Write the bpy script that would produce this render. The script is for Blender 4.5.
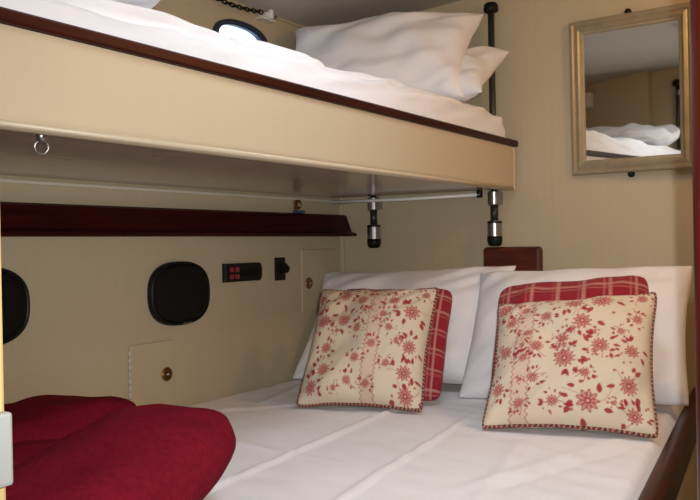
import bpy, bmesh, math, random
import numpy as np
from mathutils import Vector, Matrix, noise

for o in list(bpy.data.objects):
    bpy.data.objects.remove(o, do_unlink=True)
S = bpy.context.scene
COL = S.collection
B = 0.72            # height of the lower mattress top above the cabin floor
rnd = random.Random(7)

# ------------------------------------------------------------------ camera
CAM = Vector((1.8378, -2.8382, 0.484 + B))
yaw, pitch, roll, FPX = 0.5639, -0.0052, -0.0181, 844.6
fw = Vector((-math.sin(yaw) * math.cos(pitch), math.cos(yaw) * math.cos(pitch), math.sin(pitch)))
r0 = Vector((math.cos(yaw), math.sin(yaw), 0))
u0 = r0.cross(fw)
rt = r0 * math.cos(roll) + u0 * math.sin(roll)
up = u0 * math.cos(roll) - r0 * math.sin(roll)
cd = bpy.data.cameras.new('camera')
cam = bpy.data.objects.new('camera', cd)
COL.objects.link(cam)
cam.matrix_world = Matrix(((rt.x, up.x, -fw.x, CAM.x), (rt.y, up.y, -fw.y, CAM.y), (rt.z, up.z, -fw.z, CAM.z), (0, 0, 0, 1)))
cd.sensor_fit = 'HORIZONTAL'
cd.sensor_width = 36.0
cd.lens = FPX / 700 * 36.0
cd.clip_start = 0.02
S.camera = cam

# ------------------------------------------------------------------ world, exposure, large lights
W = bpy.data.worlds.new('world')
S.world = W
W.use_nodes = True
bg = W.node_tree.nodes['Background']
bg.inputs[0].default_value = (0.62, 0.78, 1.0, 1)
bg.inputs[1].default_value = 2.2
S.view_settings.view_transform = 'Standard'
S.view_settings.look = 'None'
S.view_settings.gamma = 1.0
S.view_settings.use_curve_mapping = False
S.view_settings.exposure = -0.10

def light(name, typ, loc, energy, color, size=0.1, rot=(0, 0, 0), size_y=None):
    d = bpy.data.lights.new(name, typ)
    d.energy = energy
    d.color = color
    if typ == 'AREA':
        d.size = size
        if size_y:
            d.shape = 'RECTANGLE'
            d.size_y = size_y
    else:
        d.shadow_soft_size = size
    o = bpy.data.objects.new(name, d)
    COL.objects.link(o)
    o.location = loc
    o.rotation_euler = rot
    return o

# daylight coming down the open deck hatch
light('hatch_daylight', 'AREA', (1.24, -1.36, B + 1.50), 7.5, (0.84, 0.92, 1.0), 0.46)
# the camera's own small flash, just right of and above the lens
fl = CAM + rt * 0.033 + up * 0.045
fo = light('camera_flash', 'SPOT', fl, 104.0, (1.0, 0.98, 0.97), 0.008)
fo.rotation_euler = fw.to_track_quat('-Z', 'Y').to_euler()
fo.data.spot_size = math.radians(85)
fo.data.spot_blend = 1.0

# ------------------------------------------------------------------ materials
def mat(name, col, rough=0.5, metal=0.0, spec=0.5, var=0.0, vscale=(8, 8, 8), bump=0.0, bscale=None, col2=None, detail=3.0, coat=0.0, sheen=0.0):
    m = bpy.data.materials.new(name)
    m.use_nodes = True
    nt = m.node_tree
    b = nt.nodes['Principled BSDF']
    b.inputs['Base Color'].default_value = (*col, 1)
    b.inputs['Roughness'].default_value = rough
    b.inputs['Metallic'].default_value = metal
    b.inputs['Specular IOR Level'].default_value = spec
    b.inputs['Coat Weight'].default_value = coat
    b.inputs['Coat Roughness'].default_value = 0.12
    b.inputs['Sheen Weight'].default_value = sheen
    tc = nt.nodes.new('ShaderNodeTexCoord')
    def nz(scale, det):
        mp = nt.nodes.new('ShaderNodeMapping')
        mp.inputs['Scale'].default_value = scale
        nt.links.new(tc.outputs['Object'], mp.inputs[0])
        n = nt.nodes.new('ShaderNodeTexNoise')
        n.inputs['Scale'].default_value = 1.0
        n.inputs['Detail'].default_value = det
        nt.links.new(mp.outputs[0], n.inputs['Vector'])
        return n
    if var > 0 or col2:
        n = nz(vscale, detail)
        rp = nt.nodes.new('ShaderNodeValToRGB')
        c2 = col2 if col2 else tuple(c * (1 - var) for c in col)
        rp.color_ramp.elements[0].position = 0.35
        rp.color_ramp.elements[1].position = 0.65
        rp.color_ramp.elements[0].color = (*c2, 1)
        rp.color_ramp.elements[1].color = (*col, 1)
        nt.links.new(n.outputs[0], rp.inputs[0])
        nt.links.new(rp.outputs[0], b.inputs['Base Color'])
    if bump > 0:
        n = nz(bscale or vscale, 4.0)
        bp = nt.nodes.new('ShaderNodeBump')
        bp.inputs['Strength'].default_value = bump
        bp.inputs['Distance'].default_value = 0.01
        nt.links.new(n.outputs[0], bp.inputs['Height'])
        nt.links.new(bp.outputs[0], b.inputs['Normal'])
    return m

def attr_mat(name, rough=0.85, bump=0.15, bscale=(500, 500, 500)):
    m = mat(name, (1, 1, 1), rough, bump=bump, bscale=bscale, spec=0.2, sheen=0.1)
    nt = m.node_tree
    a = nt.nodes.new('ShaderNodeVertexColor')
    a.layer_name = 'print'
    nt.links.new(a.outputs[0], nt.nodes['Principled BSDF'].inputs['Base Color'])
    return m

M = {}
M['wall'] = mat('cream_wall_panel', (0.485, 0.41, 0.275), 0.5, var=0.03, vscale=(60, 60, 2.0), bump=0.02, bscale=(140, 140, 4))
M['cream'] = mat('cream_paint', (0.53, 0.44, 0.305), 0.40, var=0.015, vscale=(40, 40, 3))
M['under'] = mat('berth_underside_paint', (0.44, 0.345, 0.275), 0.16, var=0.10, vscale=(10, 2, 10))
M['ceil'] = mat('ceiling_vinyl', (0.52, 0.49, 0.43), 0.55, var=0.04, vscale=(6, 6, 6))
M['strip'] = mat('pale_trim_paint', (0.62, 0.58, 0.48), 0.4, var=0.04, vscale=(8, 8, 8))
M['mahog'] = mat('mahogany_varnish', (0.042, 0.005, 0.0025), 0.36, col2=(0.022, 0.003, 0.002), vscale=(60, 3.0, 60), spec=0.12)
M['mahogv'] = mat('mahogany_upright', (0.085, 0.009, 0.005), 0.34, col2=(0.05, 0.006, 0.004), vscale=(60, 60, 3.0), coat=0.1, spec=0.3)
M['mahogx'] = mat('mahogany_headboard', (0.11, 0.02, 0.01), 0.34, col2=(0.05, 0.009, 0.005), vscale=(8, 60, 40), coat=0.3)
M['teak'] = mat('pale_jamb_wood', (0.62, 0.47, 0.20), 0.45, var=0.15, vscale=(40, 40, 3))
M['sheet'] = mat('white_sheet_cotton', (0.83, 0.815, 0.835), 0.9, spec=0.15, var=0.02, vscale=(5, 5, 5), bump=0.25, bscale=(14, 14, 14), sheen=0.1)
M['pillow'] = mat('white_pillow_cotton', (0.82, 0.805, 0.82), 0.9, spec=0.15, var=0.02, vscale=(5, 5, 5), bump=0.3, bscale=(13, 13, 13), sheen=0.1)
M['red'] = mat('crimson_fleece', (0.19, 0.0085, 0.022), 0.95, spec=0.05, col2=(0.15, 0.0065, 0.017), vscale=(90, 90, 90), bump=0.25, bscale=(260, 260, 260))
M['black'] = mat('black_plastic', (0.008, 0.008, 0.007), 0.45, var=0.1, spec=0.2)
M['grille'] = mat('black_speaker_mesh', (0.009, 0.008, 0.007), 0.6, spec=0.12, var=0.2, vscale=(200, 200, 200), bump=0.5, bscale=(900, 900, 900))
M['chrome'] = mat('chrome_metal', (0.36, 0.36, 0.36), 0.34, metal=1.0)
M['rod'] = mat('dark_green_steel', (0.035, 0.042, 0.036), 0.35, metal=0.3)
M['brass'] = mat('aged_brass', (0.36, 0.20, 0.06), 0.35, metal=1.0, var=0.3, vscale=(90, 90, 90))
M['frame'] = mat('bronze_gilt_frame', (0.36, 0.31, 0.205), 0.40, metal=0.30, var=0.12, vscale=(30, 30, 30))
M['glass'] = mat('mirror_silver', (0.80, 0.81, 0.78), 0.02, metal=1.0)
M['white'] = mat('white_plastic', (0.72, 0.71, 0.68), 0.35)
M['rodwhite'] = mat('white_enamel', (0.86, 0.86, 0.84), 0.35)
M['navy'] = mat('navy_gasket', (0.02, 0.03, 0.055), 0.4)
M['redlcd'] = mat('red_display', (0.36, 0.03, 0.035), 0.35, col2=(0.12, 0.01, 0.012), vscale=(160, 160, 160))
M['blue'] = mat('blue_plastic', (0.03, 0.07, 0.14), 0.4)
M['carpet'] = mat('cabin_sole_wood', (0.20, 0.10, 0.05), 0.4, col2=(0.14, 0.07, 0.035), vscale=(40, 3, 40))
M['floral'] = attr_mat('floral_cushion_print')
M['plaid'] = attr_mat('plaid_cushion_print')
M['cord'] = attr_mat('twisted_cord')
gm = bpy.data.materials.new('clear_glass')
gm.use_nodes = True
gb = gm.node_tree.nodes['Principled BSDF']
gb.inputs['Base Color'].default_value = (0.93, 0.97, 1, 1)
gb.inputs['Roughness'].default_value = 0.02
gb.inputs['Transmission Weight'].default_value = 1.0
gb.inputs['IOR'].default_value = 1.02
M['pane'] = gm
em = bpy.data.materials.new('lamp_diffuser')
em.use_nodes = True
eb = em.node_tree.nodes['Principled BSDF']
eb.inputs['Base Color'].default_value = (0.9, 0.8, 0.6, 1)
eb.inputs['Emission Color'].default_value = (1.0, 0.72, 0.42, 1)
eb.inputs['Emission Strength'].default_value = 6.0
M['lamp'] = em

# ------------------------------------------------------------------ builders (all z relative to the lower mattress top)
def obj(name, vf, material, parent=None, smooth=False, rel=True, matrix=None):
    vs, fs = vf
    me = bpy.data.meshes.new(name)
    off = Vector((0, 0, B)) if rel else Vector((0, 0, 0))
    if parent is not None and rel:
        pp = parent
        while pp is not None:
            off = off - Vector(pp.location)
            pp = pp.parent
    me.from_pydata([tuple(Vector(v) + off) for v in vs], [], fs)
    me.materials.append(M[material] if isinstance(material, str) else material)
    if smooth:
        me.polygons.foreach_set('use_smooth', [True] * len(me.polygons))
    me.update()
    o = bpy.data.objects.new(name, me)
    COL.objects.link(o)
    if matrix is not None:
        o.matrix_world = matrix
    if parent is not None:
        o.parent = parent
    return o

def empty(name, loc, label=None, cat=None, group=None):
    o = bpy.data.objects.new(name, None)
    o.empty_display_size = 0.05
    COL.objects.link(o)
    o.location = (loc[0], loc[1], loc[2] + B)
    if label:
        tag(o, label, cat, group)
    return o

def tag(o, label=None, cat=None, group=None, kind=None):
    if label: o['label'] = label
    if cat: o['category'] = cat
    if group: o['group'] = group
    if kind: o['kind'] = kind
    return o

def struct(o, label=None, cat=None):
    return tag(o, label, cat, kind='structure')

def frombm(bm):
    bm.verts.ensure_lookup_table()
    bmesh.ops.recalc_face_normals(bm, faces=bm.faces)
    bm.verts.index_update()
    v = [tuple(x.co) for x in bm.verts]
    f = [[w.index for w in x.verts] for x in bm.faces]
    bm.free()
    return v, f

def box(x0, x1, y0, y1, z0, z1, bev=0.0, seg=2):
    bm = bmesh.new()
    bmesh.ops.create_cube(bm, size=1)
    for v in bm.verts:
        v.co = Vector(((x0 + x1) / 2 + v.co.x * (x1 - x0), (y0 + y1) / 2 + v.co.y * (y1 - y0), (z0 + z1) / 2 + v.co.z * (z1 - z0)))
    if bev > 0:
        bmesh.ops.bevel(bm, geom=bm.edges[:], offset=bev, segments=seg, affect='EDGES', profile=0.5)
    return frombm(bm)

def prism(poly, axis, a, b):
    """poly: list of 2D points, extruded along axis ('x','y','z') from a to b"""
    n = len(poly)
    def P(p, t):
        return {'x': (t, p[0], p[1]), 'y': (p[0], t, p[1]), 'z': (p[0], p[1], t)}[axis]
    bm = bmesh.new()
    va = [bm.verts.new(P(p, a)) for p in poly]
    vb = [bm.verts.new(P(p, b)) for p in poly]
    bm.faces.new(va)
    bm.faces.new(vb[::-1])
    for i in range(n):
        bm.faces.new((va[i], vb[i], vb[(i + 1) % n], va[(i + 1) % n]))
    return frombm(bm)

def lathe(profile, centre, axis='z', n=24):
    """profile: list of (r, h) from one end to the other"""
    cx, cy, cz = centre
    vs, fs = [], []
    for r, h in profile:
        for i in range(n):
            a = 2 * math.pi * i / n
            p, q = r * math.cos(a), r * math.sin(a)
            vs.append({'z': (cx + p, cy + q, cz + h), 'x': (cx + h, cy + p, cz + q), 'y': (cx + p, cy + h, cz + q)}[axis])
    m = len(profile)
    for k in range(m - 1):
        for i in range(n):
            j = (i + 1) % n
            fs.append((k * n + i, k * n + j, (k + 1) * n + j, (k + 1) * n + i))
    fs.append(tuple(range(n))[::-1])
    fs.append(tuple((m - 1) * n + i for i in range(n)))
    bm = bmesh.new()
    bv = [bm.verts.new(v) for v in vs]
    for f in fs:
        bm.faces.new([bv[i] for i in f])
    return frombm(bm)

def tube(pts, r, n=8, closed=False):
    pts = [Vector(p) for p in pts]
    N = len(pts)
    vs, fs = [], []
    prev = None
    for i, p in enumerate(pts):
        if closed:
            t = (pts[(i + 1) % N] - pts[i - 1]).normalized()
        else:
            t = (pts[min(i + 1, N - 1)] - pts[max(i - 1, 0)]).normalized()
        if prev is None:
            a = t.cross(Vector((0, 0, 1)))
            if a.length < 0.1:
                a = t.cross(Vector((1, 0, 0)))
        else:
            a = prev - t * prev.dot(t)
        a.normalize()
        prev = a
        b = t.cross(a)
        for k in range(n):
            w = 2 * math.pi * k / n
            vs.append(tuple(p + (a * math.cos(w) + b * math.sin(w)) * r))
    for i in range(N if closed else N - 1):
        j = (i + 1) % N
        for k in range(n):
            l = (k + 1) % n
            fs.append((i * n + k, i * n + l, j * n + l, j * n + k))
    if not closed:
        fs.append(tuple(range(n))[::-1])
        fs.append(tuple((N - 1) * n + k for k in range(n)))
    return vs, fs

def merge(*parts):
    vs, fs = [], []
    for v, f in parts:
        o = len(vs)
        vs += list(v)
        fs += [tuple(i + o for i in q) for q in f]
    return vs, fs

def squircle(cy, cz, a, b, e=3.0, n=48):
    out = []
    for i in range(n):
        t = 2 * math.pi * i / n
        c, s = math.cos(t), math.sin(t)
        out.append((cy + a * math.copysign(abs(c) ** (2 / e), c), cz + b * math.copysign(abs(s) ** (2 / e), s)))
    return out

def dome_x(outline_fn, levels):
    """stack of scaled outlines along x: levels = [(scale, x)], capped"""
    bm = bmesh.new()
    rings = []
    for s, x in levels:
        rings.append([bm.verts.new((x, y, z)) for y, z in outline_fn(s)])
    n = len(rings[0])
    for a, b in zip(rings, rings[1:]):
        for i in range(n):
            bm.faces.new((a[i], a[(i + 1) % n], b[(i + 1) % n], b[i]))
    bm.faces.new(rings[0])
    bm.faces.new(rings[-1])
    return frombm(bm)

def sm(a, b, x):
    t = min(1, max(0, (x - a) / (b - a)))
    return t * t * (3 - 2 * t)

def nz3(x, y, z, s=1.0):
    return noise.noise(Vector((x * s, y * s, z * s)))

# ------------------------------------------------------------------ the cabin shell
def ceil_z(x):
    return 1.31 + 0.105 * (1 - math.exp(-max(x, 0) / 0.6))

FOOT = -2.12
BULK = -2.40
# hull-side wall with the oval portlight opening
PC = (-0.604, 1.186)
PA, PB = 0.128, 0.051
def hull_wall():
    bm = bmesh.new()
    ell = squircle(PC[0], PC[1], PA, PB, 2.3, 40)
    y0, y1, z0, z1 = FOOT - 0.05, 0.0, -B, 1.312
    # outer square loop projected from the ellipse
    outer = []
    for (y, z) in ell:
        dy, dz = y - PC[0], z - PC[1]
        t = min([(y1 - PC[0]) / dy if dy > 1e-9 else 1e9, (y0 - PC[0]) / dy if dy < -1e-9 else 1e9,
                 (z1 - PC[1]) / dz if dz > 1e-9 else 1e9, (z0 - PC[1]) / dz if dz < -1e-9 else 1e9])
        outer.append((PC[0] + dy * t, PC[1] + dz * t))
    n = len(ell)
    loops = {}
    for x in (0.0, -0.02):
        loops[x] = ([bm.verts.new((x, y, z)) for y, z in ell], [bm.verts.new((x, y, z)) for y, z in outer])
        e, q = loops[x]
        for i in range(n):
            bm.faces.new((e[i], e[(i + 1) % n], q[(i + 1) % n], q[i]))
    e0, e1 = loops[0.0][0], loops[-0.02][0]
    for i in range(n):
        bm.faces.new((e0[i], e0[(i + 1) % n], e1[(i + 1) % n], e1[i]))
    # square corners that the radial fan misses
    for x in (0.0, -0.02):
        q = loops[x][1]
        for cy in (y0, y1):
            for cz in (z0, z1):
                best = None
                for i in range(n):
                    a, b = q[i], q[(i + 1) % n]
                    def side(v):
                        s = set()
                        if abs(v.co.y - y0) < 1e-6: s.add('y0')
                        if abs(v.co.y - y1) < 1e-6: s.add('y1')
                        if abs(v.co.z - z0) < 1e-6: s.add('z0')
                        if abs(v.co.z - z1) < 1e-6: s.add('z1')
                        return s
                    want = {'y0' if cy == y0 else 'y1', 'z0' if cz == z0 else 'z1'}
                    if (side(a) | side(b)) == want and not (side(a) & side(b)) :
                        best = (a, b)
                if best:
                    bm.faces.new((best[0], best[1], bm.verts.new((x, cy, cz))))
    return frombm(bm)
struct(obj('wall_left', hull_wall(), 'wall'))
struct(obj('wall_back', box(-0.06, 2.16, 0.0, 0.06, -B, 1.46), 'wall'))
struct(obj('floor', box(-0.06, 2.6, -4.0, 0.06, -B - 0.05, -B), 'carpet'))
# cambered deckhead with the hatch opening x 1.01-1.47, y -1.59 - -1.13
def deckhead():
    xs = [-0.06, 0.0, 0.15, 0.3, 0.45, 0.6, 0.75, 1.01, 1.24, 1.47, 1.6, 1.8, 2.0, 2.6]
    ys = [-4.0, -2.45, -1.59, -1.13, 0.06]
    bm = bmesh.new()
    for x0, x1 in zip(xs, xs[1:]):
        for y0, y1 in zip(ys, ys[1:]):
            if x0 >= 1.00 and x1 <= 1.48 and y0 == -1.59:
                continue
            for dz, in ((0.0,), (0.04,)):
                bm.faces.new([bm.verts.new((a, b, ceil_z(a) + dz)) for a, b in ((x0, y0), (x1, y0), (x1, y1), (x0, y1))])
    bmesh.ops.remove_doubles(bm, verts=bm.verts, dist=1e-5)
    return frombm(bm)
struct(obj('ceiling', deckhead(), 'ceil'))
h = empty('window_2', (1.24, -1.36, 1.40)); struct(h)
fr = []
for (x0, x1, y0, y1) in ((0.98, 1.01, -1.62, -1.10), (1.47, 1.50, -1.62, -1.10), (1.01, 1.47, -1.62, -1.59), (1.01, 1.47, -1.13, -1.10)):
    fr.append(box(x0, x1, y0, y1, 1.372, 1.48, 0.004))
for q in fr:
    obj('hatch_frame', q, 'white', h)
# foot end: locker front above/below the berths, then the door bulkhead
struct(obj('wall_foot', box(-0.06, 0.74, FOOT - 0.05, FOOT, -B, 1.46), 'wall'))
struct(obj('wall_foot_locker', box(0.0, 0.53, FOOT, FOOT + 0.07, 0.95, 1.46), 'wall'))
struct(obj('wall_foot_return', box(0.70, 0.74, BULK, FOOT - 0.05, -B, 1.46), 'wall'))
struct(obj('wall_door_side', box(0.70, 1.150, BULK - 0.05, BULK, -B, 1.46), 'wall'))
struct(obj('wall_right', box(2.10, 2.16, -4.0, 0.0, -B, 1.46), 'wall'))
struct(obj('wall_partition', box(1.70, 2.10, -1.80, -1.76, -B, 1.46), 'wall'))
struct(obj('wall_passage_left', box(0.64, 0.70, -4.0, BULK, -B, 1.46), 'wall'))
struct(obj('wall_passage_back', box(0.64, 2.16, -4.06, -4.0, -B, 1.46), 'wall'))
# door post on the right: varnished mahogany with a rounded nose
def post():
    pts = []
    xl, yf = 1.652, -1.79
    R_ = 0.018
    prof = [(1.70, -1.72)]
    prof += [(xl + R_ - R_ * math.sin(t), -1.72 - R_ + R_ * math.cos(t)) for t in [k * math.pi / 12 for k in range(0, 7)]]
    prof += [(xl + R_ - R_ * math.cos(t), yf - 0.03 + R_ - R_ * math.sin(t)) for t in [k * math.pi / 12 for k in range(0, 7)]]
    prof += [(1.74, yf - 0.03), (1.74, -1.80), (1.70, -1.80)]
    return prism(prof, 'z', -B, 1.40)
struct(obj('trim_1', post(), 'mahogv'), 'varnished mahogany door post at the right edge', 'door post')
# door jamb at the left with its strike plate
j = empty('trim_2', (1.20, BULK - 0.02, -B)); struct(j, 'pale yellow wooden door jamb at the left edge', 'door jamb')
obj('jamb', box(1.150, 1.2060, BULK - 0.06, BULK + 0.01, -B, 1.40, 0.004), 'teak', j)
obj('strike_plate', box(1.2061, 1.2185, BULK - 0.035, BULK + 0.008, 0.288, 0.350, 0.003), mat('strike_plate_paint', (0.33, 0.34, 0.33), 0.5), j)
# thin pale ledge strips under the upper berth
struct(obj('trim_3', box(0, 0.010, FOOT, -0.001, 0.655, 0.664, 0.002), 'strip'))
struct(obj('trim_4', merge(box(0.0, 0.02, -0.014, 0.0, -0.2, 0.65, 0.004)), 'wall'))
# bead where hull wall meets the deckhead
struct(obj('trim_5', box(0.0, 0.008, FOOT, 0, 1.302, 1.312, 0.003), 'wall'))

# oval portlight
w = empty('window_1', (-0.01, PC[0], PC[1])); struct(w)
def ring_x(e, a0, b0, a1, b1, x0, x1, n=48):
    bm = bmesh.new()
    L = []
    for (a, b, x) in ((a0, b0, x0), (a0, b0, x1), (a1, b1, x1), (a1, b1, x0)):
        L.append([bm.verts.new((x, y, z)) for y, z in squircle(PC[0], PC[1], a, b, e, n)])
    for k in range(4):
        p, q = L[k], L[(k + 1) % 4]
        for i in range(n):
            bm.faces.new((p[i], p[(i + 1) % n], q[(i + 1) % n], q[i]))
    return frombm(bm)
obj('window_frame', ring_x(2.3, PA + 0.013, PB + 0.012, PA - 0.005, PB - 0.005, -0.012, 0.012), 'navy', w, True)
obj('pane', prism(squircle(PC[0], PC[1], PA, PB, 2.3, 40), 'x', -0.010, -0.006), 'pane', w)
lt = obj('latch', merge(box(0.0, 0.03, -0.52, -0.44, 1.278, 1.284, 0.002), box(0.0, 0.035, -0.50, -0.455, 1.284, 1.303, 0.004), lathe([(0.010, 0), (0.010, 0.03)], (0.035, -0.478, 1.282), 'z', 12)), 'white', w)
obj('latch_screw', lathe([(0.006, 0), (0.006, 0.012)], (0.034, -0.462, 1.290), 'x', 10), 'chrome', lt)
ch = empty('retaining_chain', (0.02, -0.60, 1.29), 'black link chain along the ceiling edge above the porthole', 'chain')
lk = []
for i in range(16):
    t = i / 15
    c = Vector((0.02, -0.80 + 0.285 * t, 1.300 - 0.010 * math.sin(t * math.pi)))
    ring = []
    for k in range(10):
        a = 2 * math.pi * k / 10
        if i % 2:
            ring.append(c + Vector((0.0, 0.013 * math.cos(a), 0.007 * math.sin(a))))
        else:
            ring.append(c + Vector((0.007 * math.sin(a), 0.013 * math.cos(a), 0.0)))
    obj('chain_link', tube(ring, 0.0026, 6, True), 'black', ch, True)

# ------------------------------------------------------------------ upper berth
ub = empty('upper_berth', (0.75, -1.05, 0.667), 'cream fronted upper bunk berth with mahogany top rail', 'berth')
def panel_profile():
    p = [(0.728, 0.818), (0.75, 0.818)]
    R_ = 0.020
    p += [(0.75 - R_ + R_ * math.cos(t), 0.667 + R_ - R_ * math.sin(t)) for t in [k * math.pi / 16 for k in range(9)]]
    p += [(0.722, 0.667), (0.722, 0.80)]
    return p
obj('front_panel', prism(panel_profile(), 'y', FOOT, -0.040), 'cream', ub)
obj('end_cap', box(0.722, 0.7525, -0.040, -0.026, 0.666, 0.8185, 0.003), 'cream', ub)
rail = [(0.722, 0.819), (0.757, 0.819), (0.760, 0.823), (0.760, 0.837), (0.756, 0.841), (0.722, 0.841)]
obj('top_rail', prism(rail, 'y', FOOT, -0.020), 'mahog', ub)
obj('edge_bead', tube([(0.7465, FOOT + 0.001, 0.6735), (0.7465, -0.5, 0.6735), (0.7465, -0.041, 0.6735)], 0.0050, 10), 'cream', ub, True)
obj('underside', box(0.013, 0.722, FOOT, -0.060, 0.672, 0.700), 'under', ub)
obj('end_board', box(0.013, 0.722, -0.072, -0.060, 0.672, 0.80), 'cream', ub)
rg = obj('ring_pull', lathe([(0.003, -0.013), (0.006, -0.011), (0.008, -0.004), (0.008, 0.0)], (0.70, -1.957, 0.672), 'z', 16), 'chrome', ub, True)
obj('ring', tube([(0.70 + 0.011 * math.cos(a) * 0.75, -1.957 + 0.011 * math.cos(a) * 0.6, 0.6505 + 0.011 * math.sin(a)) for a in [2 * math.pi * k / 24 for k in range(24)]], 0.0016, 8, True), 'chrome', rg, True)

# mattress of the upper berth with its sheet tucked behind the rail
def upper_sheet():
    ny, prof = 150, 34
    vs, fs = [], []
    Y0, Y1 = FOOT + 0.015, -0.060
    for i in range(ny + 1):
        t = i / ny
        y = Y0 + (Y1 - Y0) * t
        end = sm(0, 0.07, Y1 - y)           # rounded head end
        top = 0.862 + (0.070 - 0.020 * sm(1.1, 1.75, -y)) * (end ** 0.5) + 0.006 * nz3(0, y, 3, 5)
        for k in range(prof + 1):
            s = k / prof
            if s < 0.40:                    # front bulge going up
                a = s / 0.40 * math.pi / 2
                x = 0.688 + 0.055 * math.cos(a) ** 0.75
                z = 0.835 + (top - 0.835) * math.sin(a) ** 0.85
            else:
                u = (s - 0.40) / 0.60
                x = 0.688 - u * 0.665
                z = top + 0.008 * math.sin(u * math.pi)
            x += -0.05 * (1 - end) * s * (1 - s)
            wgt = min(1, s * 5)
            fold = 0.022 * nz3(0.3, y * 0.8 + z * 4, s * 2, 4.0) + 0.020 * nz3(1.3, y * 1.2 - z * 7, s, 7.0)
            x += fold * wgt * (1 if s < 0.45 else 0.2)
            z += (0.5 * fold) * wgt
            vs.append((x, y, z))
    n = prof + 1
    for i in range(ny):
        for k in range(prof):
            fs.append((i * n + k, i * n + k + 1, (i + 1) * n + k + 1, (i + 1) * n + k))
    # bottom and ends
    bot = len(vs)
    vs += [(0.023, Y0, 0.835), (0.023, Y1, 0.835)]
    fs.append(tuple(range(n)) + (bot,))
    fs.append((bot + 1,) + tuple(ny * n + k for k in range(prof, -1, -1)))
    fs.append(tuple(i * n for i in range(ny, -1, -1)) + (bot, bot + 1))
    fs.append(tuple(i * n + prof for i in range(ny + 1)) + (bot + 1, bot))
    return vs, fs
us = empty('upper_mattress', (0.40, -1.05, 0.70), 'mattress with rumpled white sheet on the upper bunk', 'mattress')
obj('sheet', upper_sheet(), 'sheet', us, True)
obj('core', box(0.03, 0.715, FOOT + 0.02, -0.075, 0.70, 0.832, 0.01), 'sheet', us)

# ------------------------------------------------------------------ soft things
def blob(cx, cy, z0, L, Wd, H, ang, e=3.2, seed=0, wr=0.012, nu=64, nv=40, sag=0.0, ez=0.72):
    """folded bundle: rounded bar lying along direction ang, flat underneath"""
    vs, fs = [], []
    ca, sa = math.cos(ang), math.sin(ang)
    for i in range(nv + 1):
        ph = (-math.pi / 2 + math.pi * i / nv) * 0.985
        for k in range(nu):
            th = 2 * math.pi * k / nu
            c, s = math.cos(th), math.sin(th)
            cp, sp = math.cos(ph), math.sin(ph)
            X_ = math.copysign(abs(c) ** (2 / e), c) * abs(cp) ** (2 / e) * L / 2
            Y_ = math.copysign(abs(s) ** (2 / e), s) * abs(cp) ** (2 / e) * Wd / 2
            Z_ = math.copysign(abs(sp) ** (2 / (e * ez)), sp) * H / 2 + H / 2
            d = wr * (nz3(X_ + seed, Y_, Z_, 6) + 0.6 * nz3(X_, Y_ + seed, Z_ * 2, 13))
            if Z_ > H * 0.08:
                Z_ += d * 1.2
                Y_ += d * math.copysign(1, s) * abs(s)
                X_ += d * math.copysign(1, c) * abs(c)
                Z_ += sag * (X_ / L)
            vs.append((cx + X_ * ca - Y_ * sa, cy + X_ * sa + Y_ * ca, z0 + max(Z_, 0.0)))
    for i in range(nv):
        for k in range(nu):
            l = (k + 1) % nu
            fs.append((i * nu + k, i * nu + l, (i + 1) * nu + l, (i + 1) * nu + k))
    fs.append(tuple(range(nu))[::-1])
    fs.append(tuple(nv * nu + k for k in range(nu)))
    return vs, fs

def pillow_fn(w, h, d, seed, wr=0.012, pinch=0.05, ear=0.35, droop=0.0, pw=2.6, tl=0.0, rc=0.02, tb=0.0):
    """returns f(u,v,side) -> local point; u,v in [-1,1]; x across, y up, z towards the viewer"""
    def f(u, v, side):
        x = w / 2 * u * (1 - pinch * (1 - v * v) * abs(u) ** 3)
        y = h / 2 * v * (1 - pinch * (1 - u * u) * abs(v) ** 3)
        a = max(0.0, 1 - abs(u) ** pw) * max(0.0, 1 - abs(v) ** pw)
        t = d / 2 * a ** 0.5
        edge = a ** 0.5
        k = wr * edge
        # wrinkles radiating from the corners plus soft lumps
        n1 = nz3(u * 1.6 + seed, v * 1.6, side, 1.5)
        cr = abs(u * v)
        n2 = nz3((u - v) * 3.0 + seed, (u + v) * 1.0, side + 3, 1.6) * cr
        z = side * (t + k * (n1 + 1.8 * n2))
        z += 0.008 * nz3(u * 2 + seed, v * 2, 0, 1.0)
        c = abs(u * v) ** 8
        x *= (1 - rc * c) * (1 - (tb * (1 - v) / 2 if u > 0 else 0))
        y *= 1 - rc * c
        y -= droop * max(0, v) * u * u + tl * (1 - u) / 2 * (v + 1) / 2
        return Vector((x, y + h / 2, z))
    return f

def pillow_mesh(f, n):
    vs, fs = [], []
    idx = {}
    for side in (1, -1):
        for i in range(n + 1):
            for k in range(n + 1):
                b = i in (0, n) or k in (0, n)
                if side == -1 and b:
                    idx[(side, i, k)] = idx[(1, i, k)]
                    continue
                u, v = -1 + 2 * k / n, -1 + 2 * i / n
                # denser near the edges
                u, v = math.sin(u * math.pi / 2) * 0.5 + u * 0.5, math.sin(v * math.pi / 2) * 0.5 + v * 0.5
                p = f(u, v, side)
                if b:
                    p.z = f(u, v, 1).z * 0.5 + f(u, v, -1).z * 0.5
                idx[(side, i, k)] = len(vs)
                vs.append(tuple(p))
    for side in (1, -1):
        for i in range(n):
            for k in range(n):
                q = (idx[(side, i, k)], idx[(side, i, k + 1)], idx[(side, i + 1, k + 1)], idx[(side, i + 1, k)])
                fs.append(q if side == 1 else q[::-1])
    return vs, fs

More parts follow.
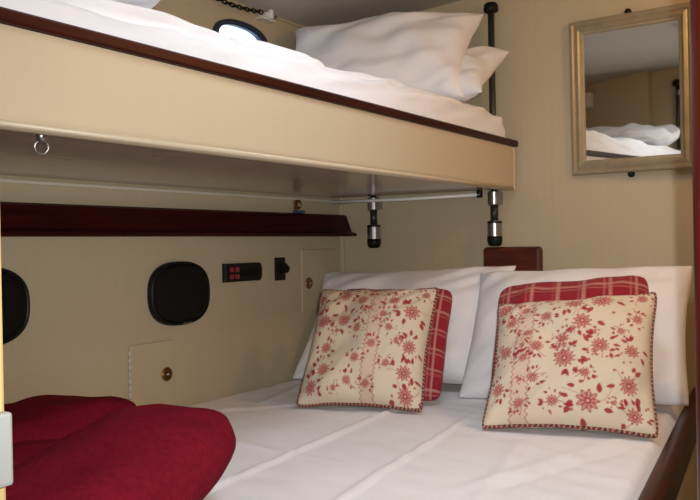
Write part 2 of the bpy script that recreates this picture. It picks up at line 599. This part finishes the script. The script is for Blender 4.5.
def lean_matrix(x, y, z, rz, tilt, spin=0.0):
    """local x across, y up the pillow, z out of its face; base centre at x,y,z"""
    ex = Vector((math.cos(rz), math.sin(rz), 0))
    ey = Vector((-math.sin(rz) * math.sin(tilt), math.cos(rz) * math.sin(tilt), math.cos(tilt)))
    ez = ex.cross(ey)
    m = Matrix(((ex.x, ey.x, ez.x, x), (ex.y, ey.y, ez.y, y), (ex.z, ey.z, ez.z, z + B), (0, 0, 0, 1)))
    return m @ Matrix.Rotation(spin, 4, 'Z')

def make_pillow(name, label, cat, group, w, h, d, pos, rz, tilt, seed, material='pillow', n=56, spin=0.0, **kw):
    f = pillow_fn(w, h, d, seed, **kw)
    o = obj(name, pillow_mesh(f, n), material, None, True, False, lean_matrix(*pos, rz, tilt, spin))
    tag(o, label, cat, group)
    return o, f

PG = 'white pillows on the lower bed'
make_pillow('bed_pillow', 'white pillow leaning in the corner behind the left cushions', 'pillow', PG, 0.79, 0.465, 0.17, (0.405, -0.36, 0.012), math.radians(0), math.radians(34), 1.7, wr=0.022, pinch=0.09, spin=0.04, pw=2.5)
make_pillow('bed_pillow', 'white pillow behind the right cushions below the mirror', 'pillow', PG, 0.685, 0.47, 0.17, (1.045, -0.415, 0.012), math.radians(3), math.radians(35), 9.1, wr=0.022, pinch=0.06, spin=0.04, pw=2.6)
UG = 'white pillows on the upper bunk'
make_pillow('bunk_pillow', 'large plump white pillow standing on the upper bunk', 'pillow', UG, 0.70, 0.41, 0.22, (0.43, -0.453, 0.950), math.radians(18), math.radians(37), 4.2, wr=0.032, pinch=0.12, pw=2.4, tb=0.14)
make_pillow('bunk_pillow', 'smaller white pillow half hidden behind the plump pillow, beside the dark rod', 'pillow', UG, 0.50, 0.36, 0.14, (0.525, -0.372, 0.960), math.radians(4), math.radians(58), 6.6, wr=0.020, pinch=0.14, pw=2.3)
# folded duvet at the foot of the upper bunk
dv = tag(obj('folded_duvet', blob(0.400, -1.825, 0.912, 0.66, 0.42, 0.135, 0.05, 3.2, 2.2, 0.030), 'sheet', None, True), 'white folded duvet lying at the foot end of the upper bunk', 'duvet')

# ---- cushion prints, flat colour worked out in the cushion's own (u, v)
CREAM = np.array((0.66, 0.565, 0.43)); RED = np.array((0.34, 0.022, 0.035)); PINK = np.array((0.48, 0.155, 0.13)); BAND = np.array((0.64, 0.47, 0.36))
def floral(n, seed, band, flowers, small):
    R = random.Random(seed)
    t = np.linspace(-1, 1, n + 1)
    t = np.sin(t * math.pi / 2) * 0.5 + t * 0.5
    U, V = np.meshgrid((t + 1) / 2, (t + 1) / 2)
    C = np.zeros(U.shape + (3,)) + CREAM
    def put(mask, col, a=1.0):
        m = np.clip(mask, 0, 1)[..., None] * a
        C[...] = C * (1 - m) + col * m
    aa = 0.004
    def soft(d):
        return np.clip(0.5 - d / aa, 0, 1)
    b0, b1 = band
    put(soft(np.abs(U - (b0 + b1) / 2) - (b1 - b0) / 2), BAND, 0.75)
    for b in (b0, b1):
        zig = b + 0.009 * np.abs(((V * 26) % 1) * 2 - 1) * 2 - 0.009
        put(soft(np.abs(U - zig) - 0.0035), RED, 0.75)
    def leaf(x, y, a, l, wd, col=RED, al=0.95):
        c, s = math.cos(a), math.sin(a)
        p = (U - x) * c + (V - y) * s
        q = -(U - x) * s + (V - y) * c
        tt = np.clip(p / l, 0, 1)
        half = wd * np.sin(np.pi * tt ** 0.8)
        put(soft(np.abs(q) - half) * (p > 0) * (p < l), col, al)
    def stem(x, y, a, l, bend):
        px, py = x, y
        N = 14
        d = np.full(U.shape, 9.0)
        for i in range(N):
            a2 = a + bend * i / N
            px += math.cos(a2) * l / N
            py += math.sin(a2) * l / N
            d = np.minimum(d, np.hypot(U - px, V - py))
        put(soft(d - 0.0032), RED, 0.7)
        return px, py
    def flower(x, y, r):
        k = R.choice((9, 10, 11, 12))
        ph = R.random() * 6
        D = np.hypot(U - x, V - y) / r
        T = np.arctan2(V - y, U - x) + ph
        edge = 0.82 + 0.18 * np.cos(k * T)
        ins = soft((D - edge) * r)
        put(ins, PINK, 0.75)
        put(ins * np.clip(np.cos(k * T + math.pi) * 1.5 - 0.1, 0, 1) * (D > 0.3), RED, 0.8)
        put(soft((np.abs(D - edge) - 0.07) * r), RED, 0.8)
        put(soft((D - 0.30) * r), RED, 0.9)
        put(soft((D - 0.13) * r), CREAM, 0.8)
    def motif(x, y, r):
        for _ in range(R.choice((2, 3))):
            a = R.uniform(0, 6.28)
            stem(x, y, a, r * R.uniform(1.8, 2.6), R.uniform(-1.6, 1.6))
        for _ in range(R.choice((6, 7, 8))):
            a = R.uniform(0, 6.28)
            q = r * R.uniform(1.25, 1.75)
            leaf(x + q * math.cos(a), y + q * math.sin(a), a + R.uniform(-0.9, 0.9), r * R.uniform(0.7, 1.05), r * R.uniform(0.17, 0.26))
        for _ in range(4):
            a = R.uniform(0, 6.28)
            q = r * R.uniform(1.5, 2.4)
            put(soft(np.hypot(U - x - q * math.cos(a), V - y - q * math.sin(a)) - r * 0.16), RED, 0.8)
        flower(x, y, r)
    extra = [(R.uniform(0.05, 0.95), R.uniform(0.05, 0.95), R.uniform(0.016, 0.022)) for _ in range(12)]
    for (x, y, r) in extra + small + flowers:
        motif(x, y, r * 1.05)
    return C

def plaid(n):
    t = np.linspace(-1, 1, n + 1)
    t = np.sin(t * math.pi / 2) * 0.5 + t * 0.5
    U, V = np.meshgrid((t + 1) / 2, (t + 1) / 2)
    C = np.zeros(U.shape + (3,)) + np.array((0.27, 0.014, 0.026))
    for A, ph in ((U, 0.0), (V, 0.12)):
        s = (A * 6.0 + ph) % 1
        m = (np.clip(0.5 - (np.abs(s - 0.5) - 0.055) / 0.02, 0, 1) * 0.75 + np.clip(0.5 - (np.abs(s - 0.28) - 0.03) / 0.02, 0, 1) * 0.45)[..., None]
        C = C * (1 - m) + np.array((0.50, 0.25, 0.20)) * m
    return C

def paint(o, n, C):
    """colour attribute: front grid first, in the vertex order of pillow_mesh; back gets the same print"""
    me = o.data
    flat = C.reshape(-1, 3)
    inner = C[1:n, 1:n].reshape(-1, 3)
    allc = np.ones((len(me.vertices), 4), dtype=np.float32)
    allc[:, :3] = np.concatenate([flat, inner])[:len(me.vertices)]
    a = me.color_attributes.new('print', 'FLOAT_COLOR', 'POINT')
    a.data.foreach_set('color', allc.ravel())

def add_cord(o, f, h, cols, r=0.0055):
    N = 110
    pts = []
    for (ua, va, ub_, vb) in ((-1, -1, 1, -1), (1, -1, 1, 1), (1, 1, -1, 1), (-1, 1, -1, -1)):
        for i in range(N):
            t = i / N
            u, v = ua + (ub_ - ua) * t, va + (vb - va) * t
            p = f(u, v, 1)
            p.z = (f(u, v, 1).z + f(u, v, -1).z) / 2
            c = max(0.0, (abs(u) ** 14) * (abs(v) ** 14))
            p.x *= 1 - 0.02 * c
            pts.append(p)
    vs, fs = tube(pts, r, 8, True)
    c = obj('piping', (vs, fs), 'cord', o, True, False)
    allc = np.ones((len(vs), 4), dtype=np.float32)
    for i in range(len(pts)):
        for k in range(8):
            ph = (i * 0.30 + k / 8) % 1
            allc[i * 8 + k, :3] = cols[int(ph * len(cols))]
    a = c.data.color_attributes.new('print', 'FLOAT_COLOR', 'POINT')
    a.data.foreach_set('color', allc.ravel())
    return c

NC = 230
CG = 'cushions on the lower bed'
CORD = [(0.34, 0.022, 0.035), (0.035, 0.015, 0.015), (0.08, 0.02, 0.02), (0.52, 0.36, 0.26)]
# plaid cushions behind, floral cushions in front
o, f = make_pillow('plaid_cushion', 'red plaid cushion tucked behind the left floral cushion', 'cushion', CG, 0.385, 0.405, 0.10, (0.533, -0.622, 0.012), math.radians(14.5), math.radians(36), 3.3, 'plaid', n=100, rc=0.075, wr=0.014, pinch=0.035, pw=3.5)
paint(o, 100, plaid(100))
o, f = make_pillow('plaid_cushion', 'red plaid cushion tucked behind the right floral cushion', 'cushion', CG, 0.435, 0.468, 0.11, (1.118, -0.630, 0.012), math.radians(13.5), math.radians(37), 5.3, 'plaid', n=100, tl=0.04, rc=0.075, wr=0.016, pinch=0.03, pw=3.5)
paint(o, 100, plaid(100))
FL = [(0.13, 0.62, 0.055), (0.31, 0.63, 0.05), (0.28, 0.86, 0.05), (0.20, 0.40, 0.04), (0.22, 0.22, 0.05), (0.12, 0.10, 0.05), (0.44, 0.80, 0.045), (0.86, 0.70, 0.06), (0.88, 0.42, 0.052), (0.86, 0.22, 0.055), (0.88, 0.06, 0.055), (0.70, 0.80, 0.045), (0.50, 0.95, 0.045)]
FS = [(0.44, 0.55, 0.035), (0.47, 0.30, 0.035), (0.42, 0.14, 0.033), (0.64, 0.66, 0.03), (0.70, 0.55, 0.03), (0.71, 0.28, 0.03), (0.58, 0.42, 0.032), (0.57, 0.12, 0.032), (0.06, 0.85, 0.04), (0.72, 0.95, 0.035), (0.93, 0.90, 0.035)]
o, f = make_pillow('floral_cushion', 'cream cushion with red floral print, nearest the hull-side wall', 'cushion', CG, 0.385, 0.425, 0.15, (0.540, -0.762, 0.010), math.radians(14.5), math.radians(37.5), 2.1, 'floral', n=NC, tl=0.006, wr=0.018, pinch=0.075)
paint(o, NC, floral(NC, 3, (0.53, 0.63), FL, FS))
add_cord(o, f, 0.425, CORD)
FL2 = [(0.51, 0.86, 0.055), (0.68, 0.87, 0.062), (0.57, 0.68, 0.052), (0.68, 0.51, 0.05), (0.48, 0.40, 0.06), (0.62, 0.13, 0.062), (0.60, 0.30, 0.03), (0.87, 0.48, 0.045), (0.85, 0.24, 0.05), (0.88, 0.08, 0.045), (0.05, 0.90, 0.05), (0.10, 0.49, 0.045)]
FS2 = [(0.12, 0.73, 0.04), (0.08, 0.22, 0.04), (0.35, 0.74, 0.036), (0.31, 0.50, 0.04), (0.30, 0.28, 0.034), (0.24, 0.62, 0.03), (0.21, 0.85, 0.03), (0.22, 0.12, 0.034), (0.23, 0.42, 0.028), (0.46, 0.56, 0.032), (0.90, 0.72, 0.035), (0.92, 0.92, 0.035), (0.42, 0.12, 0.033), (0.35, 0.92, 0.03), (0.80, 0.62, 0.025)]
o, f = make_pillow('floral_cushion', 'cream cushion with red floral print, nearest the mahogany door post', 'cushion', CG, 0.43, 0.445, 0.15, (1.166, -0.785, 0.010), math.radians(12), math.radians(42), 8.4, 'floral', n=NC, tl=0.045, wr=0.018, pinch=0.085)
paint(o, NC, floral(NC, 11, (0.17, 0.27), FL2, FS2))
add_cord(o, f, 0.445, CORD)

# ------------------------------------------------------------------ lower berth
def edge_x(y):
    return 1.318 + 0.105 * (-y)
lb = empty('lower_berth', (0.75, -1.05, -B), 'cream sided lower double berth with mahogany edge rail', 'berth')
HB = FOOT + 0.01
base = [(0.002, HB), (edge_x(HB) + 0.028, HB), (edge_x(-0.001) + 0.028, -0.002), (0.002, -0.002)]
obj('base', prism(base, 'z', -B, -0.17), 'cream', lb)
obj('side_board', prism([(edge_x(HB) + 0.012, HB), (edge_x(HB) + 0.030, HB), (edge_x(0) + 0.030, -0.002), (edge_x(0) + 0.012, -0.002)], 'z', -0.17, -0.05), 'cream', lb)
def leerail():
    prof = []
    for k in range(9):
        a = math.pi * k / 8
        prof.append((0.0225 + 0.0225 * math.cos(a), 0.006 + 0.014 * math.sin(a)))
    prof = [(0.045, -0.05)] + prof + [(0.0, -0.05)]
    N = 20
    vs, fs = [], []
    for i in range(N + 1):
        y = HB + (-0.002 - HB) * i / N
        for (a, z) in prof:
            vs.append((edge_x(y) + a, y, z))
    n = len(prof)
    for i in range(N):
        for k in range(n):
            l = (k + 1) % n
            fs.append((i * n + k, i * n + l, (i + 1) * n + l, (i + 1) * n + k))
    fs.append(tuple(range(n)))
    fs.append(tuple(N * n + k for k in range(n))[::-1])
    bm = bmesh.new()
    bv = [bm.verts.new(v) for v in vs]
    for q in fs:
        bm.faces.new([bv[i] for i in q])
    return frombm(bm)
obj('edge_rail', leerail(), 'mahog', lb, True)

def ridge(x, y, ax, ay, bx, by, h, wd, taper=True):
    dx, dy = bx - ax, by - ay
    L = math.hypot(dx, dy)
    t = ((x - ax) * dx + (y - ay) * dy) / L / L
    q = ((x - ax) * -dy + (y - ay) * dx) / L
    if t < -0.02 or t > 1.02:
        return 0
    e = sm(-0.02, 0.12, t) * (1 - sm(0.85, 1.02, t)) if taper else 1
    return h * e * math.exp(-(q / wd) ** 2)
def bed_top():
    nx, ny = 150, 190
    vs, fs = [], []
    for i in range(ny + 1):
        y = HB + 0.004 + (-0.006 - HB - 0.004) * i / ny
        ex = edge_x(y) - 0.002
        for k in range(nx + 1):
            s = k / nx
            x = 0.004 + (ex - 0.004) * s
            edge = sm(0, 0.025, x) * sm(0, 0.035, ex - x)
            z = -0.030 + 0.030 * edge
            z += edge * (0.005 * nz3(x, y, 0, 3) + 0.0035 * nz3(x * 1.0 + y * 2.2, y * 0.7 - x, 2, 7))
            # pressed-in folds of the laundered sheet
            z += ridge(x, y, 0.70, -1.75, 0.60, -0.45, 0.0075, 0.010)
            z += ridge(x, y, 0.98, -1.70, 0.84, -0.55, 0.0075, 0.010)
            z += ridge(x, y, 1.24, -1.65, 1.08, -0.85, 0.005, 0.014)
            z += ridge(x, y, 0.30, -1.20, 0.85, -1.28, 0.004, 0.014)
            z += ridge(x, y, 1.12, -1.35, 1.30, -0.70, 0.005, 0.020)
            z += ridge(x, y, 1.18, -1.30, 1.36, -0.75, -0.004, 0.016)
            z += ridge(x, y, 0.15, -0.95, 0.34, -0.70, 0.006, 0.018)
            z += ridge(x, y, 0.20, -0.78, 0.12, -0.45, 0.006, 0.018)
            vs.append((x, y, z))
    n = nx + 1
    for i in range(ny):
        for k in range(nx):
            fs.append((i * n + k, i * n + k + 1, (i + 1) * n + k + 1, (i + 1) * n + k))
    # skirt
    loop = [k for k in range(n)] + [i * n + nx for i in range(1, ny + 1)] + [ny * n + k for k in range(nx - 1, -1, -1)] + [i * n for i in range(ny - 1, 0, -1)]
    m0 = len(vs)
    for i in loop:
        x, y, z = vs[i]
        vs.append((x, y, -0.165))
    for a in range(len(loop)):
        b = (a + 1) % len(loop)
        fs.append((loop[b], loop[a], m0 + a, m0 + b))
    fs.append(tuple(m0 + a for a in range(len(loop)))[::-1])
    return vs, fs
tag(obj('lower_mattress', bed_top(), 'sheet', None, True), 'wide mattress under a creased white sheet on the lower berth', 'mattress')

# rolled crimson throws on the near end of the bed
RG = 'crimson throws on the lower bed'
tag(obj('folded_throw', blob(0.728, -1.86, 0.004, 0.60, 0.31, 0.165, math.radians(106), 3.2, 1.2, 0.008, ez=0.60, sag=0.075), 'red', None, True), 'thick folded crimson fleece throw nearest the viewer', 'blanket', RG)
th = empty('folded_throw', (0.19, -1.62, 0.004), 'smaller folded crimson fleece throw against the hull-side wall', 'blanket', RG)
obj('bundle', blob(0.17, -1.63, 0.004, 0.60, 0.29, 0.118, math.radians(90), 3.8, 5.2, 0.010, sag=0.02), 'red', th, True)
obj('loose_fold', blob(0.42, -1.80, 0.004, 0.34, 0.22, 0.10, math.radians(96), 2.6, 8.2, 0.008), 'red', th, True)

# ------------------------------------------------------------------ hull-side wall fittings
shp = [(0.001, 0.606), (0.030, 0.606), (0.040, 0.600), (0.062, 0.540), (0.086, 0.530), (0.086, 0.521), (0.001, 0.521)]
tag(obj('wall_shelf', prism(shp, 'y', FOOT + 0.002, -0.016), 'mahog'), 'long sloping mahogany shelf fascia on the hull-side wall', 'shelf')

def speaker(yc, zc, label):
    s = empty('wall_speaker', (0.0, yc, zc), label, 'speaker', 'black speakers on the hull-side wall')
    a, b = 0.129, 0.098
    obj('rim', dome_x(lambda k: squircle(yc, zc, a * k, b * k, 2.55), [(1.0, 0.0), (1.0, 0.010), (0.975, 0.018), (0.93, 0.020), (0.92, 0.012)]), 'black', s, True)
    obj('grille', dome_x(lambda k: squircle(yc, zc, a * 0.925 * k, b * 0.925 * k, 2.55), [(1.0, 0.012), (0.96, 0.021), (0.80, 0.026), (0.5, 0.030), (0.2, 0.0315)]), 'grille', s, True)
    obj('badge', box(0.019, 0.0235, yc + 0.0, yc + 0.034, zc - 0.0935, zc - 0.0885, 0.001), 'chrome', s)
speaker(-0.926, 0.347, 'black rounded speaker on the wall beside the small control panel')
speaker(-1.598, 0.351, 'black rounded speaker cut off by the left edge')

c = empty('control_panel', (0.0, -0.62, 0.40), 'black control panel with small red display right of the speaker', 'control panel')
def cp_out(k):
    yc, zc, a, b = -0.622, 0.401, 0.098 * k, 0.031 * k
    pts = [(yc - a, zc + b), (yc - a, zc - b)]
    R_ = b
    for n_ in range(13):
        t = -math.pi / 2 + math.pi * n_ / 12
        pts.append((yc + a - R_ * 0.45 + R_ * 0.45 * math.cos(t), zc + R_ * math.sin(t)))
    return pts
obj('body', dome_x(cp_out, [(1, 0), (1, 0.010), (0.97, 0.015)]), 'black', c)
obj('slot', box(0.0148, 0.0195, -0.640, -0.545, 0.386, 0.412, 0.003), 'grille', c)
d = obj('display', box(0.0148, 0.0170, -0.706, -0.648, 0.376, 0.424, 0.001), 'black', c)
for yy in (-0.692, -0.664):
    for zz in (0.388, 0.411):
        obj('button', box(0.0168, 0.0190, yy - 0.010, yy + 0.010, zz - 0.008, zz + 0.008, 0.002), 'redlcd', d)
sw = empty('light_switch', (0.0, -0.41, 0.405), 'black rocker switch between control panel and access hatch', 'switch')
obj('plate', box(0.0, 0.010, -0.440, -0.384, 0.364, 0.446, 0.003), 'black', sw)
obj('rocker', prism([(0.008, 0.386), (0.028, 0.392), (0.036, 0.408), (0.018, 0.426), (0.008, 0.428)], 'y', -0.418, -0.392), 'black', sw)

def hatch(y0, y1, z0, z1, ky, kz, label, hinge=False):
    t = empty('access_hatch', (0.0, (y0 + y1) / 2, z0), label, 'hatch', 'access hatches in the hull-side wall')
    obj('door', box(0.0, 0.008, y0, y1, z0, z1, 0.003), 'wall', t)
    k = obj('latch', lathe([(0.0215, 0.009), (0.0215, 0.011), (0.018, 0.014), (0.013, 0.012), (0.011, 0.012)], (0, ky, kz), 'x', 24), 'brass', t, True)
    obj('latch_pin', lathe([(0.0062, 0.011), (0.0062, 0.015), (0.0045, 0.018), (0.002, 0.0193)], (0, ky, kz), 'x', 12), 'chrome', k, True)
    if hinge:
        for i in range(9):
            za = z0 + 0.012 + i * (z1 - z0 - 0.024) / 9
            obj('hinge_knuckle', lathe([(0.0028, 0), (0.0028, (z1 - z0 - 0.024) / 9 - 0.003)], (0.0045, y0 - 0.003, za), 'z', 10), 'strip', t, True)
    return t
hatch(-1.130, -0.958, 0.004, 0.208, -0.990, 0.107, 'cream access hatch with brass latch just above the red throws', True)
hatch(-0.280, -0.050, 0.240, 0.473, -0.239, 0.346, 'cream access hatch with brass latch in the corner behind the pillow')

hk = empty('cup_hook', (0.0, -0.306, 0.608), 'small brass hook with a blue base above the shelf', 'hook')
obj('base', box(0.001, 0.032, -0.325, -0.287, 0.6075, 0.617, 0.002), 'blue', hk)
obj('plate', box(0.0, 0.006, -0.318, -0.294, 0.617, 0.655, 0.002), 'brass', hk)
obj('hook', tube([(0.006, -0.306, 0.652), (0.018, -0.306, 0.652), (0.026, -0.306, 0.642), (0.024, -0.306, 0.630), (0.014, -0.306, 0.626)], 0.005, 8), 'brass', hk, True)

# ------------------------------------------------------------------ back wall fittings
def support_rod(x, y, label, full=True):
    t = empty('support_rod', (x, y, 0.473), label, 'support rod', 'dark rods carrying the upper bunk')
    obj('rod', lathe([(0.0115, 0.53), (0.0115, 1.305)], (x, y, 0), 'z', 16), 'rod', t, True)
    k = obj('knob', lathe([(0.012, 1.295), (0.024, 1.299), (0.026, 1.308), (0.025, 1.322), (0.019, 1.330), (0.008, 1.333)], (x, y, 0), 'z', 20), 'black', t, True)
    obj('bracket', merge(lathe([(0.020, 0.618), (0.0225, 0.621), (0.0225, 0.664), (0.020, 0.667)], (x, y, 0), 'z', 24), box(x - 0.016, x + 0.016, y + 0.01, -0.0005 if y > -0.3 else y + 0.02, 0.622, 0.663)), 'chrome', t)
    obj('pin', lathe([(0.014, 0.56), (0.014, 0.62)], (x, y, 0), 'z', 16), 'rod', t, True)
    s = obj('sleeve', lathe([(0.0225, 0.506), (0.0255, 0.508), (0.0255, 0.556), (0.023, 0.562), (0.014, 0.562)], (x, y, 0), 'z', 24), 'chrome', t)
    for z in (0.5535,):
        obj('collar', lathe([(0.0262, z), (0.0262, z + 0.007)], (x, y, 0), 'z', 24), 'black', s)
    obj('foot_cap', lathe([(0.016, 0.473), (0.023, 0.478), (0.0268, 0.492), (0.0268, 0.508)], (x, y, 0), 'z', 24), 'black', t, True)
    return t
support_rod(0.180, -0.042, 'chrome ended bunk support rod near the cabin corner')
support_rod(0.676, -0.042, 'chrome ended bunk support rod above the wooden headboard block')
# matching rod at the foot of the bunk, seen only in the mirror
t = empty('grab_rod', (0.68, FOOT + 0.04, 0.95), 'dark upright rod with knob at the foot of the upper bunk, seen in the mirror', 'rod')
obj('rod', lathe([(0.011, 0.86), (0.011, 1.285)], (0.68, FOOT + 0.04, 0), 'z', 16), 'rod', t, True)
obj('knob', lathe([(0.014, 1.270), (0.027, 1.275), (0.029, 1.288), (0.024, 1.304), (0.010, 1.308)], (0.68, FOOT + 0.04, 0), 'z', 20), 'black', t, True)
obj('bracket', box(0.665, 0.695, FOOT, FOOT + 0.05, 1.02, 1.05, 0.004), 'chrome', t)
obj('bracket', box(0.665, 0.695, FOOT, FOOT + 0.05, 1.22, 1.25, 0.004), 'chrome', t)
# white lamp box on the foot wall, seen in the mirror
LY = FOOT + 0.07
t = empty('wall_lamp', (0.17, LY, 1.22), 'small white box lamp on the foot wall, seen in the mirror', 'lamp')
obj('body', box(0.12, 0.215, LY, LY + 0.05, 1.20, 1.29, 0.008), 'white', t)
obj('switch', lathe([(0.008, 0.0), (0.008, 0.012)], (0.17, LY + 0.048, 1.215), 'y', 12), 'black', t)

r = empty('curtain_rod', (0.34, -0.075, 0.655), 'thin white rod beneath the upper bunk along the back wall', 'rod')
obj('rod', tube([(0.012, -0.082, 0.655), (0.33, -0.082, 0.652), (0.640, -0.082, 0.655)], 0.0062, 10), 'rodwhite', r, True)
obj('clip', merge(box(0.628, 0.644, -0.088, -0.066, 0.645, 0.672, 0.003)), 'black', r)

hb = tag(obj('headboard_block', box(0.623, 0.840, -0.034, -0.001, 0.02, 0.470, 0.014, 4), 'mahogx'), 'rounded mahogany headboard block standing behind the pillows', 'headboard')

# framed mirror, leaning very slightly off the wall at the top
MX0, MX1, MZ0, MZ1 = 0.948, 1.348, 0.7074, 1.2225
mt = empty('wall_mirror', (MX0, -0.004, MZ0), 'bronze framed rectangular mirror on the back wall', 'mirror')
def mframe():
    w_ = 0.048
    prof = [(0.0, 0.0), (0.0, 0.014), (0.004, 0.019), (0.011, 0.021), (0.015, 0.018), (0.018, 0.0145), (0.022, 0.017), (0.030, 0.020), (0.035, 0.016), (0.038, 0.012), (0.044, 0.011), (0.048, 0.006), (0.048, 0.0)]
    bm = bmesh.new()
    rings = []
    for (a, d_) in prof:
        rings.append([bm.verts.new(p) for p in ((MX0 + a, -d_, MZ0 + a), (MX1 - a, -d_, MZ0 + a), (MX1 - a, -d_, MZ1 - a), (MX0 + a, -d_, MZ1 - a))])
    for p, q in zip(rings, rings[1:] + rings[:1]):
        for i in range(4):
            bm.faces.new((p[i], p[(i + 1) % 4], q[(i + 1) % 4], q[i]))
    return frombm(bm)
obj('frame', mframe(), 'frame', mt)
obj('glass', box(MX0 + 0.044, MX1 - 0.044, -0.006, -0.002, MZ0 + 0.044, MZ1 - 0.044), 'glass', mt)
for z in (MZ0 - 0.006, MZ1 + 0.006):
    obj('fixing_screw', lathe([(0.011, 0.002), (0.011, -0.006), (0.006, -0.010)], ((MX0 + MX1) / 2 - 0.005, 0, z), 'y', 16), 'black', mt, True)
mt.rotation_euler = (0.014, 0, -0.05)

# ------------------------------------------------------------------ warm ceiling lamp in the cabin (above the dressing space)
def dome_lamp(x, y, label, energy):
    zc = ceil_z(x)
    t = empty('ceiling_lamp', (x, y, zc), label, 'lamp', 'warm dome lamps on the ceiling')
    obj('base_ring', lathe([(0.085, -0.002), (0.085, -0.018), (0.075, -0.022)], (x, y, zc), 'z', 32), 'white', t, True)
    obj('diffuser', lathe([(0.074, -0.020), (0.070, -0.036), (0.052, -0.052), (0.026, -0.060), (0.004, -0.062)], (x, y, zc), 'z', 32), 'lamp', t, True)
    l = light('lamp_glow', 'POINT', (x, y, B + zc - 0.11), energy, (1.0, 0.56, 0.23), 0.06)
    return t
dome_lamp(1.80, -0.62, 'warm dome lamp on the ceiling near the back wall, out of frame', 10.0)
dome_lamp(1.40, -3.20, 'added warm fill lamp on the passage ceiling, out of frame', 4.0)  # unseen lamp added behind the camera as warm fill
